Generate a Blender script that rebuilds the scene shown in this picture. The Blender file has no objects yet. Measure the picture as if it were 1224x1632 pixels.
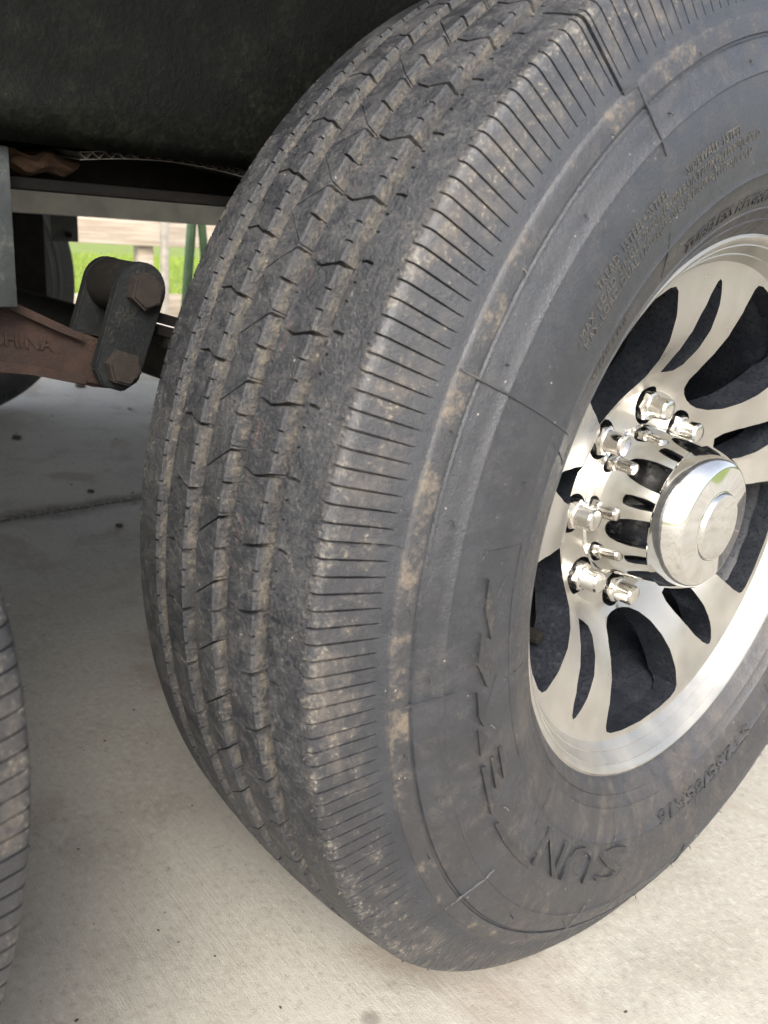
import bpy, bmesh, math, random
from math import sin, cos, pi, radians as rad, hypot, atan2
from mathutils import Vector, Matrix, noise
random.seed(7)
S = bpy.context.scene
COL = S.collection

# ------------------------------------------------------------------ camera, sky, sun, exposure
CAM = Vector((0.3903, -0.6434, 0.6033))
yaw, pit, roll = 2.3803, -0.3202, 0.0782
d = Vector((cos(pit)*cos(yaw), cos(pit)*sin(yaw), sin(pit)))
r_ = d.cross(Vector((0, 0, 1))).normalized()
u_ = r_.cross(d)
r2 = cos(roll)*r_ + sin(roll)*u_
u2 = -sin(roll)*r_ + cos(roll)*u_
cd = bpy.data.cameras.new('camera')
cam = bpy.data.objects.new('camera', cd)
COL.objects.link(cam)
cam.matrix_world = Matrix(((r2.x, u2.x, -d.x, CAM.x), (r2.y, u2.y, -d.y, CAM.y), (r2.z, u2.z, -d.z, CAM.z), (0, 0, 0, 1)))
cd.sensor_fit = 'HORIZONTAL'
cd.sensor_width = 36
cd.lens = 40.2
cd.clip_start = 0.01
cd.clip_end = 2000
cd.dof.use_dof = True
cd.dof.focus_distance = 0.66
cd.dof.aperture_fstop = 16
S.camera = cam

SUN_EL, SUN_AZ = 41, -41          # azimuth measured from +X towards +Y
w = bpy.data.worlds.new('World')
S.world = w
w.use_nodes = True
wn = w.node_tree
for n in list(wn.nodes):
    wn.nodes.remove(n)
sky = wn.nodes.new('ShaderNodeTexSky')
sky.sky_type = 'NISHITA'
sky.sun_disc = False
sky.sun_elevation = rad(SUN_EL)
sky.sun_rotation = rad(90 - SUN_AZ)
sky.air_density = 1.0
sky.dust_density = 4.0
sky.ozone_density = 1.0
hs = wn.nodes.new('ShaderNodeHueSaturation')      # milky overcast
hs.inputs['Saturation'].default_value = 0.50
bg = wn.nodes.new('ShaderNodeBackground')
bg.inputs['Strength'].default_value = 0.15
wo = wn.nodes.new('ShaderNodeOutputWorld')
wn.links.new(sky.outputs[0], hs.inputs['Color'])
wn.links.new(hs.outputs[0], bg.inputs['Color'])
wn.links.new(bg.outputs[0], wo.inputs['Surface'])

sd = bpy.data.lights.new('sun', 'SUN')
sd.energy = 1.5
sd.angle = rad(36)
sd.color = (1.0, 0.945, 0.86)
so = bpy.data.objects.new('sun', sd)
COL.objects.link(so)
sv = Vector((cos(rad(SUN_EL))*cos(rad(SUN_AZ)), cos(rad(SUN_EL))*sin(rad(SUN_AZ)), sin(rad(SUN_EL))))
so.rotation_euler = (-sv).to_track_quat('-Z', 'Y').to_euler()
so.location = (3, 0, 6)

S.view_settings.view_transform = 'Standard'
S.view_settings.look = 'None'
S.view_settings.gamma = 1.0
S.view_settings.use_curve_mapping = False
S.view_settings.exposure = 1.42
S.render.engine = 'CYCLES'

# ------------------------------------------------------------------ helpers
def link(o, parent=None):
    COL.objects.link(o)
    if parent:
        o.parent = parent
    return o

def tag(o, label=None, cat=None, group=None, kind=None):
    if label: o['label'] = label
    if cat: o['category'] = cat
    if group: o['group'] = group
    if kind: o['kind'] = kind
    return o

def empty(name, loc=(0, 0, 0), rz=0):
    o = bpy.data.objects.new(name, None)
    o.location = loc
    o.rotation_euler = (0, 0, rz)
    o.empty_display_size = 0.05
    return link(o)

def obj(name, verts, faces, mat, parent=None, smooth=None):
    me = bpy.data.meshes.new(name)
    me.from_pydata(verts, [], faces)
    me.update()
    return mobj(name, me, mat, parent, smooth)

def mobj(name, me, mat, parent=None, smooth=None):
    if mat:
        for m in (mat if isinstance(mat, (list, tuple)) else [mat]):
            me.materials.append(m)
    if smooth is not None:
        bm = bmesh.new(); bm.from_mesh(me)
        bmesh.ops.recalc_face_normals(bm, faces=bm.faces)
        for f in bm.faces: f.smooth = True
        for e in bm.edges:
            e.smooth = not (len(e.link_faces) == 2 and e.calc_face_angle(0) > rad(smooth))
        bm.to_mesh(me); bm.free()
    return link(bpy.data.objects.new(name, me), parent)

def bmobj(name, bm, mat, parent=None, smooth=None):
    me = bpy.data.meshes.new(name)
    bm.to_mesh(me); bm.free()
    return mobj(name, me, mat, parent, smooth)

def box_bm(bm, x0, x1, y0, y1, z0, z1, bev=0):
    v = bmesh.ops.create_cube(bm, size=1)['verts']
    bmesh.ops.scale(bm, vec=(x1-x0, y1-y0, z1-z0), verts=v)
    bmesh.ops.translate(bm, vec=((x0+x1)/2, (y0+y1)/2, (z0+z1)/2), verts=v)
    if bev:
        es = list({e for q in v for e in q.link_edges})
        bmesh.ops.bevel(bm, geom=es, offset=bev, segments=2, affect='EDGES', profile=0.5)

def box(name, b, mat, parent=None, bev=0.003, smooth=35):
    bm = bmesh.new(); box_bm(bm, *b, bev=bev)
    return bmobj(name, bm, mat, parent, smooth)

def revolve(prof, n, a0=0, closed=False):
    """prof: list of (X,R) turned about the X axis"""
    V, F = [], []
    m = len(prof)
    for i in range(n):
        a = 2*pi*i/n
        for (x, r) in prof:
            V.append((x, r*cos(a), r*sin(a)))
    for i in range(n):
        j = (i+1) % n
        for k in range(m if closed else m-1):
            l = (k+1) % m
            F.append((i*m+k, i*m+l, j*m+l, j*m+k))
    return V, F

def tube_bm(bm, pts, rad_, seg=10, cap=True):
    rings = []
    pts = [Vector(p) for p in pts]
    for i, p in enumerate(pts):
        t = (pts[min(i+1, len(pts)-1)] - pts[max(i-1, 0)]).normalized()
        a = t.orthogonal().normalized() if i == 0 else (pa - t*pa.dot(t)).normalized()
        pa = a
        b = t.cross(a)
        rr = rad_[i] if isinstance(rad_, (list, tuple)) else rad_
        rings.append([bm.verts.new(p + a*rr*cos(2*pi*k/seg) + b*rr*sin(2*pi*k/seg)) for k in range(seg)])
    for i in range(len(rings)-1):
        for k in range(seg):
            l = (k+1) % seg
            bm.faces.new((rings[i][k], rings[i][l], rings[i+1][l], rings[i+1][k]))
    if cap:
        bm.faces.new(rings[0][::-1]); bm.faces.new(rings[-1])

def prism_bm(bm, poly, x0, x1):
    """poly in (y,z) extruded along X"""
    a = [bm.verts.new((x0, y, z)) for y, z in poly]
    b = [bm.verts.new((x1, y, z)) for y, z in poly]
    n = len(poly)
    bm.faces.new(a); bm.faces.new(b[::-1])
    for i in range(n):
        j = (i+1) % n
        bm.faces.new((a[i], b[i], b[j], a[j]))
    return a + b

# ------------------------------------------------------------------ materials
def mat_new(name):
    m = bpy.data.materials.new(name)
    m.use_nodes = True
    nt = m.node_tree
    b = nt.nodes['Principled BSDF']
    return m, nt, b

class N:
    """tiny node builder"""
    def __init__(s, nt): s.nt = nt; s.L = nt.links
    def n(s, t, **kw):
        k = s.nt.nodes.new(t)
        for a, v in kw.items(): setattr(k, a, v)
        return k
    def put(s, sock, v):
        if hasattr(v, 'is_output') or isinstance(v, bpy.types.NodeSocket): s.L.new(v, sock)
        else: sock.default_value = v
    def m(s, op, a, b=0.0, c=0.0, clamp=False):
        k = s.n('ShaderNodeMath', operation=op, use_clamp=clamp)
        s.put(k.inputs[0], a); s.put(k.inputs[1], b); s.put(k.inputs[2], c)
        return k.outputs[0]
    def noise(s, vec, scale, detail=5, rough=0.6, dist=0.0):
        k = s.n('ShaderNodeTexNoise'); s.L.new(vec, k.inputs['Vector'])
        k.inputs['Scale'].default_value = scale; k.inputs['Detail'].default_value = detail
        k.inputs['Roughness'].default_value = rough; k.inputs['Distortion'].default_value = dist
        return k.outputs['Fac']
    def ramp(s, v, a, b, lo=0.0, hi=1.0, smooth=True):
        k = s.n('ShaderNodeMapRange'); k.interpolation_type = 'SMOOTHSTEP' if smooth else 'LINEAR'
        s.put(k.inputs['Value'], v)
        k.inputs['From Min'].default_value = a; k.inputs['From Max'].default_value = b
        k.inputs['To Min'].default_value = lo; k.inputs['To Max'].default_value = hi
        return k.outputs[0]
    def band(s, v, a, b, f):
        return s.m('MULTIPLY', s.ramp(v, a-f, a+f), s.ramp(v, b-f, b+f, 1, 0))
    def mix(s, fac, a, b):
        k = s.n('ShaderNodeMix', data_type='RGBA')
        s.put(k.inputs[0], fac)
        s.put(k.inputs[6], a if not isinstance(a, tuple) else (*a, 1)); s.put(k.inputs[7], b if not isinstance(b, tuple) else (*b, 1))
        return k.outputs[2]
    def bump(s, h, strength, dist, normal=None):
        k = s.n('ShaderNodeBump'); k.inputs['Strength'].default_value = strength; k.inputs['Distance'].default_value = dist
        s.put(k.inputs['Height'], h)
        if normal: s.L.new(normal, k.inputs['Normal'])
        return k.outputs[0]
    def objco(s):
        return s.n('ShaderNodeTexCoord').outputs['Object']
    def xyz(s, v):
        k = s.n('ShaderNodeSeparateXYZ'); s.L.new(v, k.inputs[0]); return k.outputs
    def comb(s, x, y, z):
        k = s.n('ShaderNodeCombineXYZ'); s.put(k.inputs[0], x); s.put(k.inputs[1], y); s.put(k.inputs[2], z); return k.outputs[0]

RC, KC = 0.4081, 0.8319
def Rt(x): return RC - KC*x*x

def rubber_mat():
    m, nt, b = mat_new('rubber')
    q = N(nt)
    co = q.objco()
    X, Y, Z = q.xyz(co)
    R = q.m('SQRT', q.m('ADD', q.m('MULTIPLY', Y, Y), q.m('MULTIPLY', Z, Z)))
    ax = q.m('ABSOLUTE', X)
    ang = q.m('ARCTAN2', Z, q.m('MULTIPLY', Y, -1.0))
    pol = q.comb(X, R, q.m('MULTIPLY', ang, 0.4))
    streak = q.comb(q.m('MULTIPLY', X, 1.0), R, q.m('MULTIPLY', ang, 0.08))     # long along the tread
    radial = q.comb(q.m('MULTIPLY', X, 0.15), q.m('MULTIPLY', R, 0.15), q.m('MULTIPLY', ang, 0.4))
    n1 = q.noise(pol, 26, 6, 0.62)
    n1b = q.noise(q.comb(X, q.m('MULTIPLY', R, 0.7), q.m('MULTIPLY', ang, 0.4)), 19, 7, 0.68, 0.8)
    n2 = q.noise(co, 90, 6, 0.7)
    n3 = q.noise(co, 420, 4, 0.75)
    n4 = q.noise(co, 1500, 2, 0.6)
    ns = q.noise(streak, 120, 5, 0.65)
    nr = q.noise(radial, 70, 4, 0.6)
    DD = q.m('ADD', q.m('ADD', q.m('MULTIPLY', n1, 0.45), q.m('MULTIPLY', n2, 0.33)), q.m('MULTIPLY', n3, 0.22))
    D2 = q.m('ADD', q.m('ADD', q.m('MULTIPLY', n1b, 0.50), q.m('MULTIPLY', n2, 0.32)), q.m('MULTIPLY', n3, 0.18))
    depth = q.m('SUBTRACT', q.m('SUBTRACT', RC, q.m('MULTIPLY', q.m('MULTIPLY', X, X), KC)), R)    # below the crown surface
    tread = q.m('LESS_THAN', ax, 0.0885)
    base = q.mix(q.m('ADD', q.m('MULTIPLY', q.ramp(n1, 0.3, 0.72), q.m('ADD', q.m('MULTIPLY', tread, 0.35), 0.40)), q.m('MULTIPLY', q.m('SUBTRACT', 1.0, tread), 0.20)), (0.0080, 0.0100, 0.0150), (0.0245, 0.0270, 0.0335))
    base = q.mix(q.m('MULTIPLY', tread, 0.35), base, (0.0085, 0.0100, 0.0145))
    # grey chalky scuffing of the contact faces
    scuff = q.m('MULTIPLY', q.ramp(q.m('ADD', q.m('MULTIPLY', n2, 0.30), q.m('MULTIPLY', n3, 0.75)), 0.46, 0.64), q.ramp(n1, 0.36, 0.66, 0.45, 1.0))
    scuff = q.m('MULTIPLY', scuff, q.m('MULTIPLY', tread, 0.36))
    base = q.mix(scuff, base, (0.098, 0.096, 0.092))
    pits = q.m('MULTIPLY', q.ramp(n3, 0.44, 0.34), q.m('ADD', q.m('MULTIPLY', tread, 0.6), 0.12))
    base = q.mix(pits, base, (0.009, 0.010, 0.012))
    grain = q.m('MULTIPLY', q.ramp(n4, 0.56, 0.68), q.m('MULTIPLY', q.ramp(n2, 0.40, 0.60), q.m('ADD', q.m('MULTIPLY', tread, 0.36), 0.10)))
    base = q.mix(grain, base, (0.19, 0.178, 0.15))
    # tan dust: in grooves, on the shoulder corner, beside the shoulder line, smeared on the wall
    dust = (0.235, 0.180, 0.115)
    groove = q.m('MULTIPLY', q.m('MULTIPLY', q.m('LESS_THAN', ax, 0.066), q.ramp(depth, 0.0008, 0.004)), q.ramp(q.m('ADD', q.m('MULTIPLY', n2, 0.6), q.m('MULTIPLY', n3, 0.4)), 0.43, 0.62, 0.14, 0.66))
    groove = q.m('MULTIPLY', groove, q.ramp(DD, 0.42, 0.56, 0.40, 1.0))
    groove = q.m('MULTIPLY', groove, q.ramp(depth, 0.0075, 0.0095, 1.0, 0.35))
    base = q.mix(groove, base, (0.140, 0.118, 0.088))
    sh = q.m('MULTIPLY', q.band(R, 0.372, 0.4010, 0.008), q.m('GREATER_THAN', ax, 0.084))
    shd = q.m('MULTIPLY', sh, q.ramp(DD, 0.48, 0.62, 0.05, 0.46))
    base = q.mix(shd, base, (0.125, 0.101, 0.077))
    spk = q.m('MULTIPLY', q.m('MULTIPLY', q.ramp(n3, 0.56, 0.70), q.ramp(n2, 0.46, 0.62)), q.m('MULTIPLY', q.m('MAXIMUM', q.m('MULTIPLY', sh, 1.0), q.m('MULTIPLY', tread, 0.45)), 0.75))
    base = q.mix(spk, base, (0.36, 0.315, 0.23))
    corner = q.m('MULTIPLY', q.band(ax, 0.0865, 0.0925, 0.0022), q.ramp(q.m('ADD', q.m('MULTIPLY', n2, 0.45), q.m('MULTIPLY', n3, 0.55)), 0.49, 0.62, 0.0, 0.50))  # bright corner speckle: dust plus specular glints put into the colour
    corner = q.m('MULTIPLY', corner, q.m('GREATER_THAN', R, 0.39))
    base = q.mix(corner, base, (0.21, 0.19, 0.155))
    ring = q.m('MULTIPLY', q.band(R, 0.3465, 0.3590, 0.0018), q.ramp(DD, 0.51, 0.62, 0.03, 0.42))
    base = q.mix(q.m('MULTIPLY', ring, q.m('GREATER_THAN', ax, 0.1)), base, dust)
    wall = q.m('MULTIPLY', q.band(R, 0.225, 0.345, 0.006), q.m('GREATER_THAN', ax, 0.08))
    low = q.ramp(Z, -0.25, 0.10, 1.0, 0.30)
    wd = q.m('MULTIPLY', q.m('MULTIPLY', wall, low), q.ramp(D2, 0.49, 0.63, 0.04, 0.30))
    base = q.mix(wd, base, (0.14, 0.108, 0.074))
    bead = q.m('MULTIPLY', q.band(R, 0.222, 0.262, 0.006), q.ramp(q.m('ADD', q.m('MULTIPLY', nr, 0.35), q.m('MULTIPLY', n1b, 0.65)), 0.36, 0.74, 0.04, 0.22))
    base = q.mix(bead, base, (0.115, 0.09, 0.064))
    # faint red moulding stripe on the ribs
    red = q.m('MULTIPLY', q.band(X, 0.0292, 0.0302, 0.0003), q.ramp(n2, 0.50, 0.62, 0.0, 0.28))
    base = q.mix(q.m('MULTIPLY', red, tread), base, (0.20, 0.035, 0.03))
    # pale specks
    sp = q.n('ShaderNodeTexVoronoi'); nt.links.new(co, sp.inputs['Vector']); sp.inputs['Scale'].default_value = 150
    spk2 = q.m('MULTIPLY', q.ramp(sp.outputs['Distance'], 0.04, 0.10, 1, 0), q.ramp(n2, 0.52, 0.6))
    base = q.mix(q.m('MULTIPLY', spk2, 0.7), base, (0.5, 0.47, 0.40))
    nt.links.new(base, b.inputs['Base Color'])
    rough = q.m('ADD', q.m('ADD', q.ramp(n2, 0.3, 0.7, 0.30, 0.42), q.ramp(DD, 0.44, 0.56, 0.0, 0.18)), q.m('MULTIPLY', tread, 0.12))
    nt.links.new(rough, b.inputs['Roughness'])
    b.inputs['Specular IOR Level'].default_value = 0.8
    h = q.m('ADD', q.m('MULTIPLY', n3, q.m('ADD', q.m('MULTIPLY', tread, 0.8), 0.2)), q.m('MULTIPLY', n4, 0.35))
    h = q.m('ADD', h, q.m('MULTIPLY', q.m('MULTIPLY', ns, tread), 0.7))
    h = q.m('ADD', h, q.m('MULTIPLY', n2, 0.6))
    nt.links.new(q.bump(h, 0.9, 0.0013), b.inputs['Normal'])
    return m

def metal_mat(name, col, rough, dirt=None, dirtcol=(0.35, 0.28, 0.19), scale=40, metallic=1.0, bump=0.0, rvar=0.08):
    m, nt, b = mat_new(name)
    q = N(nt); co = q.objco()
    n1 = q.noise(co, scale, 6, 0.65)
    n2 = q.noise(co, scale*9, 4, 0.7)
    c = q.mix(q.ramp(n1, 0.3, 0.7), tuple(v*0.92 for v in col), col)
    met = metallic
    if dirt:
        f = q.m('MULTIPLY', q.ramp(q.m('ADD', q.m('MULTIPLY', n1, 0.7), q.m('MULTIPLY', n2, 0.3)), 0.50, 0.66), dirt)
        c = q.mix(f, c, dirtcol)
        nt.links.new(q.m('SUBTRACT', metallic, q.m('MULTIPLY', f, metallic)), b.inputs['Metallic'])
    else:
        b.inputs['Metallic'].default_value = metallic
    nt.links.new(c, b.inputs['Base Color'])
    nt.links.new(q.ramp(n2, 0.3, 0.7, max(0.02, rough-rvar), rough+rvar), b.inputs['Roughness'])
    if bump:
        nt.links.new(q.bump(q.m('ADD', n1, q.m('MULTIPLY', n2, 0.5)), 0.6, bump), b.inputs['Normal'])
    return m

def machined_mat():
    m, nt, b = mat_new('machined_aluminium')
    q = N(nt); co = q.objco()
    X, Y, Z = q.xyz(co)
    R = q.m('SQRT', q.m('ADD', q.m('MULTIPLY', Y, Y), q.m('MULTIPLY', Z, Z)))
    n1 = q.noise(co, 30, 6, 0.65)
    n2 = q.noise(co, 260, 4, 0.7)
    turn = q.noise(q.comb(0.0, R, 0.0), 2600, 2, 0.5)
    c = q.mix(q.ramp(n1, 0.35, 0.7), (0.43, 0.418, 0.388), (0.49, 0.48, 0.455))
    rim = q.m('MULTIPLY', q.ramp(R, 0.196, 0.216), q.ramp(q.m('ADD', q.m('MULTIPLY', n1, 0.7), q.m('MULTIPLY', n2, 0.30)), 0.40, 0.80, 0.06, 0.60))
    film = q.ramp(q.noise(co, 22, 2, 0.5), 0.30, 0.75, 0.16, 0.42)
    f = q.m('MAXIMUM', rim, film)
    c = q.mix(f, c, (0.34, 0.305, 0.25))
    nt.links.new(c, b.inputs['Base Color'])
    nt.links.new(q.m('SUBTRACT', 1.0, q.m('MULTIPLY', f, 0.75)), b.inputs['Metallic'])
    nt.links.new(q.m('ADD', q.ramp(n1, 0.3, 0.7, 0.22, 0.32), q.m('MULTIPLY', f, 0.25)), b.inputs['Roughness'])
    nt.links.new(q.bump(turn, 0.3, 0.00008), b.inputs['Normal'])
    return m

def concrete_mat():
    m, nt, b = mat_new('broom_finished_concrete')
    q = N(nt); co = q.objco()
    X, Y, Z = q.xyz(co)
    big = q.noise(co, 1.7, 5, 0.55)
    mid = q.noise(co, 9, 6, 0.62)
    fine = q.noise(co, 130, 6, 0.75)
    grit = q.noise(co, 700, 3, 0.7)
    # broom strokes run across the drive
    br = q.comb(q.m('ADD', q.m('MULTIPLY', X, 0.03), 0.0), Y, 0.0)
    k = q.n('ShaderNodeVectorRotate', rotation_type='Z_AXIS'); nt.links.new(co, k.inputs['Vector']); k.inputs['Angle'].default_value = rad(3)
    rx, ry, rz = q.xyz(k.outputs[0])
    brush = q.noise(q.comb(q.m('MULTIPLY', rx, 0.02), ry, 0.0), 330, 4, 0.6)
    c = q.mix(q.ramp(big, 0.35, 0.65), (0.355, 0.334, 0.289), (0.425, 0.403, 0.355))
    c = q.mix(q.m('MULTIPLY', q.ramp(mid, 0.48, 0.72), 0.5), c, (0.25, 0.23, 0.19))
    c = q.mix(q.m('MULTIPLY', q.ramp(fine, 0.50, 0.68), 0.40), c, (0.53, 0.515, 0.475))
    c = q.mix(q.m('MULTIPLY', q.ramp(fine, 0.47, 0.34), 0.42), c, (0.20, 0.19, 0.17))
    c = q.mix(q.m('MULTIPLY', q.ramp(grit, 0.36, 0.26), 0.5), c, (0.15, 0.14, 0.12))
    c = q.mix(q.m('MULTIPLY', q.ramp(brush, 0.55, 0.75), 0.10), c, (0.22, 0.21, 0.185))
    # rusty and oily blotches with outlines of their own
    st = q.noise(co, 4.2, 4, 0.6, 0.6)
    c = q.mix(q.ramp(st, 0.53, 0.66, 0, 0.50), c, (0.26, 0.205, 0.15))
    v = q.n('ShaderNodeTexVoronoi'); nt.links.new(co, v.inputs['Vector']); v.inputs['Scale'].default_value = 11
    oil = q.m('MULTIPLY', q.ramp(q.m('ADD', v.outputs['Distance'], q.m('MULTIPLY', mid, 0.1)), 0.09, 0.17, 1, 0), q.ramp(q.noise(co, 3.1, 2, 0.5), 0.5, 0.6))
    c = q.mix(q.m('MULTIPLY', oil, 0.55), c, (0.10, 0.09, 0.075))
    # packed dirt along the joint
    jd = q.m('MULTIPLY', q.ramp(q.m('ABSOLUTE', q.m('ADD', q.m('ADD', X, 1.224), q.m('MULTIPLY', q.m('SUBTRACT', mid, 0.5), 0.10))), 0.004, 0.060, 1, 0), q.ramp(fine, 0.32, 0.55))
    c = q.mix(q.m('MULTIPLY', jd, 0.9), c, (0.085, 0.075, 0.06))
    nt.links.new(c, b.inputs['Base Color'])
    b.inputs['Roughness'].default_value = 0.85
    h = q.m('ADD', q.m('MULTIPLY', fine, 1.0), q.m('MULTIPLY', grit, 0.5))
    h = q.m('ADD', h, q.m('MULTIPLY', brush, 0.55))
    nt.links.new(q.bump(h, 0.5, 0.0022), b.inputs['Normal'])
    return m

def paint_mat(name, col, rough=0.5, dust=0.3, dustcol=(0.2, 0.17, 0.12), scale=20, bump=0.0006, spec=0.5):
    m, nt, b = mat_new(name)
    q = N(nt); co = q.objco()
    n1 = q.noise(co, scale, 6, 0.65)
    n2 = q.noise(co, scale*8, 5, 0.7)
    c = q.mix(q.ramp(n1, 0.3, 0.7), tuple(v*0.75 for v in col), tuple(min(1, v*1.15) for v in col))
    f = q.m('MULTIPLY', q.ramp(q.m('ADD', q.m('MULTIPLY', n1, 0.5), q.m('MULTIPLY', n2, 0.5)), 0.5, 0.68), dust)
    c = q.mix(f, c, dustcol)
    sp = q.n('ShaderNodeTexVoronoi'); nt.links.new(co, sp.inputs['Vector']); sp.inputs['Scale'].default_value = scale*6
    s2 = q.m('MULTIPLY', q.ramp(sp.outputs['Distance'], 0.08, 0.2, 1, 0), q.ramp(n1, 0.5, 0.62, 0, dust))
    c = q.mix(s2, c, tuple(min(1, v*1.6) for v in dustcol))
    nt.links.new(c, b.inputs['Base Color'])
    nt.links.new(q.ramp(n2, 0.3, 0.7, rough-0.1, min(1, rough+0.15)), b.inputs['Roughness'])
    b.inputs['Specular IOR Level'].default_value = spec
    nt.links.new(q.bump(q.m('ADD', n1, n2), 0.5, bump), b.inputs['Normal'])
    return m

def wood_mat():
    m, nt, b = mat_new('weathered_wood')
    q = N(nt); co = q.objco()
    k = q.n('ShaderNodeMapping'); nt.links.new(co, k.inputs['Vector']); k.inputs['Scale'].default_value = (30, 1.2, 30)
    n1 = q.noise(k.outputs[0], 2.0, 6, 0.65)
    c = q.mix(q.ramp(n1, 0.3, 0.7), (0.30, 0.24, 0.18), (0.52, 0.45, 0.37))
    nt.links.new(c, b.inputs['Base Color']); b.inputs['Roughness'].default_value = 0.85
    nt.links.new(q.bump(n1, 0.6, 0.004), b.inputs['Normal'])
    return m

def grass_mat(name, a, c_):
    m, nt, b = mat_new(name)
    q = N(nt); co = q.objco()
    n1 = q.noise(co, 3, 5, 0.6); n2 = q.noise(co, 60, 4, 0.7)
    c = q.mix(q.ramp(q.m('ADD', q.m('MULTIPLY', n1, 0.5), q.m('MULTIPLY', n2, 0.5)), 0.35, 0.65), a, c_)
    nt.links.new(c, b.inputs['Base Color']); b.inputs['Roughness'].default_value = 0.7
    return m

M = {}
M['rubber'] = rubber_mat()
M['alu'] = machined_mat()
M['letter'] = paint_mat('rubbed_rubber', (0.055, 0.053, 0.049), 0.55, 0.5, (0.13, 0.105, 0.075), 40, 0.0003)
M['letter2'] = paint_mat('dusty_raised_rubber', (0.024, 0.025, 0.028), 0.48, 0.5, (0.125, 0.095, 0.064), 45, 0.0003)
M['chrome'] = metal_mat('chrome', (0.80, 0.79, 0.765), 0.05, dirt=0.05, scale=120, rvar=0.02)
M['nut'] = metal_mat('plated_steel', (0.70, 0.68, 0.64), 0.18, dirt=0.55, dirtcol=(0.30, 0.22, 0.12), scale=90, rvar=0.06)
M['pocket'] = paint_mat('gloss_black_wheel_paint', (0.014, 0.016, 0.021), 0.32, 0.10, (0.12, 0.115, 0.10), 40, 0.00002)
M['drum'] = paint_mat('dull_black_iron', (0.010, 0.009, 0.008), 0.75, 0.3, (0.05, 0.038, 0.026), 30, 0.0006, 0.2)
M['rust'] = paint_mat('rusty_cast_iron', (0.028, 0.014, 0.009), 0.8, 0.6, (0.062, 0.033, 0.020), 60, 0.0015)
M['rustbolt'] = paint_mat('rusty_bolt', (0.018, 0.012, 0.009), 0.75, 0.5, (0.04, 0.025, 0.018), 120, 0.0010)
M['blacksteel'] = paint_mat('black_painted_steel', (0.007, 0.009, 0.0095), 0.55, 0.5, (0.045, 0.034, 0.024), 60, 0.0005)
M['panel'] = paint_mat('black_plastic_sheet', (0.0040, 0.0046, 0.0036), 0.55, 0.38, (0.020, 0.020, 0.013), 30, 0.0014, 0.14)
M['hanger'] = paint_mat('grey_steel_hanger', (0.040, 0.046, 0.046), 0.6, 0.45, (0.12, 0.115, 0.10), 50, 0.0005)
M['rail'] = paint_mat('grey_frame_paint', (0.55, 0.54, 0.51), 0.5, 0.25, (0.30, 0.27, 0.22), 12)
M['coro'] = paint_mat('grey_fluted_plastic', (0.13, 0.12, 0.105), 0.6, 0.5, (0.20, 0.17, 0.13), 60)
M['foam'] = paint_mat('brown_spray_foam', (0.05, 0.024, 0.010), 0.85, 0.4, (0.085, 0.045, 0.018), 60, 0.004)
M['body'] = paint_mat('trailer_skin', (0.62, 0.61, 0.58), 0.35, 0.08, (0.4, 0.36, 0.3), 4)
M['white'] = paint_mat('white_mark', (0.5, 0.5, 0.47), 0.6, 0.3, (0.2, 0.2, 0.2), 200)
M['concrete'] = concrete_mat()
M['wood'] = wood_mat()
M['grass'] = grass_mat('lawn', (0.13, 0.18, 0.02), (0.18, 0.23, 0.035))
M['blade'] = grass_mat('grass_blade', (0.15, 0.22, 0.02), (0.22, 0.30, 0.045))
M['green'] = paint_mat('green_enamel', (0.09, 0.16, 0.08), 0.5, 0.3, (0.16, 0.16, 0.1), 20)
M['whitepost'] = paint_mat('white_painted_pole', (0.36, 0.33, 0.29), 0.5, 0.2, (0.3, 0.27, 0.2), 20)
M['dirt'] = paint_mat('dry_leaf_crumb', (0.06, 0.045, 0.03), 0.9, 0.4, (0.12, 0.09, 0.06), 200)
M['stone'] = paint_mat('pale_pebble', (0.55, 0.52, 0.47), 0.8, 0.4, (0.3, 0.27, 0.2), 200)

# ------------------------------------------------------------------ ground
GZ = 0.017
def sheet(name, x0, x1, y0, y1, z, mat, nx=1, ny=1):
    V = [(x0+(x1-x0)*i/nx, y0+(y1-y0)*j/ny, z) for j in range(ny+1) for i in range(nx+1)]
    F = [(j*(nx+1)+i, j*(nx+1)+i+1, (j+1)*(nx+1)+i+1, (j+1)*(nx+1)+i) for j in range(ny) for i in range(nx)]
    return obj(name, V, F, mat)
g = tag(sheet('lawn', -600, 600, -600, 600, -0.052, M['grass']), kind='structure')
def slab(x0, x1):
    o = box('concrete_slab', (x0, x1, -9, 9, -0.12, GZ), M['concrete'], None, 0.004)
    return tag(o, kind='structure')
slab(-1.2195, 9.0)
slab(-4.05, -1.2285)

# blades of lawn seen between the fence boards
V, F = [], []
for i in range(16000):
    x = random.uniform(-11, -4.35); y = 1.0 + (-x-3)*0.50 + random.uniform(-1.4, 1.9)
    h = random.uniform(0.03, 0.085); a = random.uniform(0, 2*pi); wd = 0.004
    dx, dy = cos(a)*wd, sin(a)*wd
    lx, ly = random.gauss(0, 0.02), random.gauss(0, 0.02)
    k = len(V)
    V += [(x-dx, y-dy, -0.046), (x+dx, y+dy, -0.046), (x+lx, y+ly, -0.046+h)]
    F.append((k, k+1, k+2))
tag(obj('grass', V, F, M['blade']), 'bright green lawn growing behind the wooden fence', 'grass', kind='stuff')

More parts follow.
